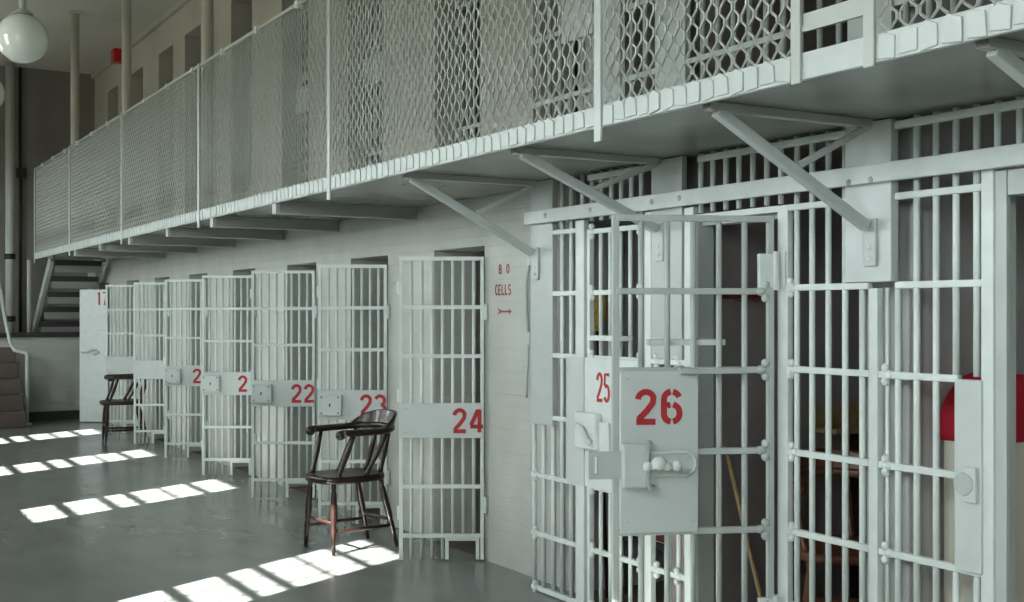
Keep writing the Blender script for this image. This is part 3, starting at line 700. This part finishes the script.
# ------------------------------------------------------------------ captain's chairs
def make_chair(label, loc, rz, m, group=None):
    c = thing('wooden_armchair', label, 'chair', loc, rz, group)
    SH = .495
    # seat: dished D shape, front towards +x
    mb = MB(); N = 28; rings = [1.0, .985, .93, .6, .25]; vs = []
    SO = .045
    def out(k, f):
        a = 2*math.pi*k/N; cx, sy = math.cos(a), math.sin(a)
        return (SO + f*.25*math.copysign(abs(cx)**.6, cx), f*.20*math.copysign(abs(sy)**.7, sy)*(1+.06*cx))
    lev = [(.97, SH-.045), (1.0, SH-.032), (1.0, SH-.012), (.96, SH), (.7, SH-.010), (.35, SH-.014)]
    for f_, z in lev:
        for k in range(N): x, y_ = out(k, f_); vs.append((x, y_, z))
    fs = [tuple(reversed(range(N)))]
    for i in range(len(lev)-1):
        for k in range(N): fs.append((i*N+k, i*N+(k+1)%N, (i+1)*N+(k+1)%N, (i+1)*N+k))
    fs.append(tuple((len(lev)-1)*N+k for k in range(N)))
    mb.add(vs, fs, True); mb.build('seat', m, c)
    tops = {}
    for sx, sy in ((1,1),(1,-1),(-1,1),(-1,-1)):
        top = Vector((SO+sx*.175, sy*.150, SH-.04)); bot = Vector((.0+sx*.24, sy*.18, .004))
        ts = [0, .06, .1, .14, .3, .45, .55, .6, .64, .8, 1]; rs = [.014,.017,.013,.018,.021,.022,.020,.015,.019,.016,.011]
        MB().tube([top.lerp(bot, t) for t in ts], rs, 12).build('leg', m, c)
        tops[sx, sy] = (top, bot)
    at = lambda k, t: tops[k][0].lerp(tops[k][1], t)
    for k1, k2, t in (((1,1),(1,-1),.56), ((1,1),(-1,1),.68), ((1,-1),(-1,-1),.68), ((-1,1),(-1,-1),.6)):
        p, q_ = at(k1, t), at(k2, t)
        MB().tube([p, p.lerp(q_,.25), p.lerp(q_,.5), p.lerp(q_,.75), q_], [.008,.012,.014,.012,.008], 8).build('stretcher', m, c)
    # arm bow
    def bow(t):            # t -1..1
        a = t*math.pi*.5; R = .225
        if abs(t) <= .62:
            b_ = t/.62*math.pi/2; return Vector((-.06-.20*math.cos(b_), R*math.sin(b_), .775+.012*math.cos(b_)))
        e = (abs(t)-.62)/.38; return Vector((-.06+.245*e, math.copysign(R-.03*e*e, t), .775-.0*e))
    ts = [-1+2*i/44 for i in range(45)]; mb = MB(); vs = []
    for i, t in enumerate(ts):
        p = bow(t); tg = (bow(min(1,t+.02))-bow(max(-1,t-.02))).normalized(); nn = Vector((tg.y, -tg.x, 0)).normalized()
        e = max(0, (abs(t)-.62)/.38); wd = .027+.010*e; h = .020
        for a_, b_ in ((-1,-.6),(-.6,-1),(.6,-1),(1,-.6),(1,.6),(.6,1),(-.6,1),(-1,.6)): vs.append(p+nn*wd*a_+Vector((0,0,h*b_)))
    fs = [tuple(reversed(range(8))), tuple(44*8+k for k in range(8))]
    for i in range(44):
        for k in range(8): fs.append((i*8+k, i*8+(k+1)%8, (i+1)*8+(k+1)%8, (i+1)*8+k))
    mb.add(vs, fs, True)
    for sg in (-1, 1):
        p = bow(sg); mb.ball((p.x+.012, p.y, p.z-.012), .036, 12, (.9,1,.85))
    mb.build('arm_bow', m, c)
    # crest rail
    mb = MB(); vs = []; n2 = 24
    for i in range(n2+1):
        t = -.5+i/n2; p = bow(t); tg = (bow(t+.02)-bow(t-.02)).normalized(); nn = Vector((tg.y, -tg.x, 0)).normalized()
        q2 = abs(t)/.5; top = .792 + .10*(1-q2**2.6) if q2 < 1 else .792
        zb = .768
        lean = Vector((p.x+.06, p.y, 0)).normalized()*.035*(top-zb)/.12
        for off, z in ((-.012, zb), (.012, zb), (.012, top), (-.012, top)):
            d = lean if z == top else Vector((0,0,0)); vs.append(Vector((p.x, p.y, z))+nn*off+d)
    fs = [(3,2,1,0), tuple(n2*4+k for k in range(4))]
    for i in range(n2):
        for k in range(4): fs.append((i*4+k, i*4+(k+1)%4, (i+1)*4+(k+1)%4, (i+1)*4+k))
    mb.add(vs, fs, False); mb.build('crest_rail', m, c, bevel=.005)
    for t, bx, by in ((-.876,.20,.165), (.876,.20,.165), (-.42,.0,.172), (.42,.0,.172), (-.14,-.165,.09), (.14,-.165,.09)):
        p = bow(t); base = Vector((bx, math.copysign(by, t), SH-.012)); e = p-Vector((0,0,.012))
        MB().tube([base, base.lerp(e,.08), base.lerp(e,.16), base.lerp(e,.5), base.lerp(e,.85), e], [.016,.018,.014,.019,.014,.012], 10).build('arm_post', m, c)
    return c
def dirz(x, y): return math.atan2(y, x)
ch = make_chair('dark red-brown wooden armchair in the sunlight in front of door 23', (3.09, 7.36, 0), dirz(-.989,-.144), M_WOOD, 'dark wooden armchairs in the corridor')
ch2 = dup(ch, (3.28, 14.74, 0), dirz(-.994,.111), 'dark wooden armchair at the far end in front of the solid white door')
ch3 = make_chair('brown wooden armchair inside the dark cell 26', (4.06, 3.98, 0), dirz(-.6,-.8), M_WOODB)

# ------------------------------------------------------------------ things inside the near cells
pn, pf = PS[1][0], PS[2][1]            # cell 26 between these
sh = thing('wall_shelf', 'ochre wooden shelf box on the cell wall seen through the bars right of door 26', 'shelf', (4.5, pn-.001, 1.0))
MB().box((4.30, pn-.16, .955), (4.80, pn-.002, .98)).build('board', M_SHELF, sh, world=True)
MB().box((4.30, pn-.02, .981), (4.80, pn-.002, 1.09)).build('back_panel', M_SHELF, sh, world=True)
MB().box((4.56, pn-.10, .005), (4.63, pn-.002, .954)).build('dark_upright', M_WOOD, sh, world=True)
sk = MB().tube([(3.66, pn-.10, .93), (3.66, 3.95, .004)], .011, 8)
tag(sk.build('wooden_stick', M_SHELF), 'thin light wooden stick leaning in cell 26 beside the brown chair', 'stick')
# red iron hooks rail on the far wall of cell 26
hk = thing('coat_hook_rail', 'dark red iron hook rail high on the wall in cell 26', 'hook rail', (3.95, pn-.02, 1.62))
MB().box((3.72, pn-.02, 1.612), (3.95, pn-.002, 1.635)).build('backing_bar', M_MAROON, hk, world=True)
for x in (3.76, 3.86): MB().tube([(x, pn-.02, 1.62), (x, pn-.09, 1.60), (x+.03, pn-.10, 1.64)], .007, 6).build('hook', M_MAROON, hk, world=True)
# cell 25: broom and cot
bc = (3.70, S(597.5, 3.70))
bro = thing('straw_broom', 'yellow straw broom standing head up behind the bars above plate 25', 'broom', (bc[0], bc[1], .002))
zb = zat(296, *bc)
MB().tube([(bc[0]+.03, bc[1]-.05, .003), (bc[0], bc[1], zb-.17)], .011, 8).build('handle', M_WOOD, bro, world=True)
MB().tube([(bc[0], bc[1], zb-.19), (bc[0], bc[1], zb-.13), (bc[0], bc[1]-.0, zb-.05), (bc[0], bc[1], zb)], [.02,.05,.068,.072], 10).build('bristle_head', M_STRAW, bro, world=True)
a, b_ = PS[1][1], PS[0][0]
ct = thing('prison_cot', 'low cot with maroon blanket inside cell 25', 'cot', (4.7, (a+b_)/2, 0))
MB().box((3.85, a+.10, .30), (5.7, b_-.10, .33)).build('frame', M_BLACK, ct, world=True)
MB().box((3.86, a+.11, .331), (5.69, b_-.11, .42)).build('mattress', M_CREAM, ct, world=True, bevel=.02)
MB().box((3.85, a+.095, .34), (5.0, b_-.095, .435)).build('blanket', M_MAROON, ct, world=True, bevel=.02)
for x in (3.9, 5.65):
    for y_ in (a+.14, b_-.14): MB().tube([(x, y_, .0), (x, y_, .30)], .02, 8).build('leg', M_BLACK, ct, world=True)
# cell 27: upright rolled mattress under a red blanket
m0 = PS[2][0]
mt = thing('upright_mattress', 'cream mattress standing upright in the right edge cell under a red blanket', 'mattress', (3.86, m0-.13, 0))
zr = zat(443, 3.80, 2.95)
x0, x1 = 3.70, 4.14
def cap(f0):
    pts = []
    for k in range(25):
        a_ = math.pi*k/24; pts.append(((x0+x1)/2+(x1-x0)/2*math.cos(a_)*f0, zr+.03+.225*math.sin(a_)**1.1))
    return pts
MB().box((x0+.01, m0-.24, .004), (x1-.01, m0-.012, zr+.06)).build('ticking', M_CREAM, mt, world=True, bevel=.05, seg=4)
poly = [(x1, zr)] + cap(1.0) + [(x0, zr)]
MB().prism(poly, 'y', m0-.25, m0-.004).build('blanket', M_REDB, mt, world=True, bevel=.02, seg=3)

# ------------------------------------------------------------------ light
sun = bpy.data.lights.new('sun', 'SUN'); sun.energy = 16; sun.angle = math.radians(.53); sun.color = (1, .97, .92)
so = bpy.data.objects.new('sun', sun); COL.objects.link(so); so.rotation_euler = SUN.to_track_quat('-Z', 'Y').to_euler(); so.location = (-10, 0, 12)
wd = bpy.data.worlds.new('world'); SC.world = wd; wd.use_nodes = True
nt = wd.node_tree; bg = nt.nodes['Background']; bg.inputs[1].default_value = 7.0
tc = nt.nodes.new('ShaderNodeTexCoord'); sx = nt.nodes.new('ShaderNodeSeparateXYZ'); cr = nt.nodes.new('ShaderNodeValToRGB'); mr = nt.nodes.new('ShaderNodeMapRange')
mr.inputs[1].default_value = -.3; mr.inputs[2].default_value = .3
nt.links.new(tc.outputs['Generated'], sx.inputs[0]); nt.links.new(sx.outputs['Z'], mr.inputs[0]); nt.links.new(mr.outputs[0], cr.inputs[0])
cr.color_ramp.elements[0].position = .45; cr.color_ramp.elements[0].color = (.30, .29, .25, 1)
cr.color_ramp.elements[1].position = .55; cr.color_ramp.elements[1].color = (.93, .98, 1.0, 1)
nt.links.new(cr.outputs[0], bg.inputs[0])

cam = bpy.data.cameras.new('camera'); co = bpy.data.objects.new('camera', cam); COL.objects.link(co)
cam.sensor_width = 36; cam.lens = F/1024*36; cam.shift_y = (HY-301)/1024; cam.clip_start = .05
co.location = (0, 0, EYE); co.rotation_euler = (math.pi/2, 0, -AL); SC.camera = co
SC.view_settings.view_transform = 'Standard'; SC.view_settings.look = 'None'; SC.view_settings.gamma = 1
SC.view_settings.use_curve_mapping = False; SC.view_settings.exposure = 2.45
SC.cycles.max_bounces = 10; SC.cycles.diffuse_bounces = 6; SC.cycles.use_denoising = True
SC.cycles.sample_clamp_indirect = 8
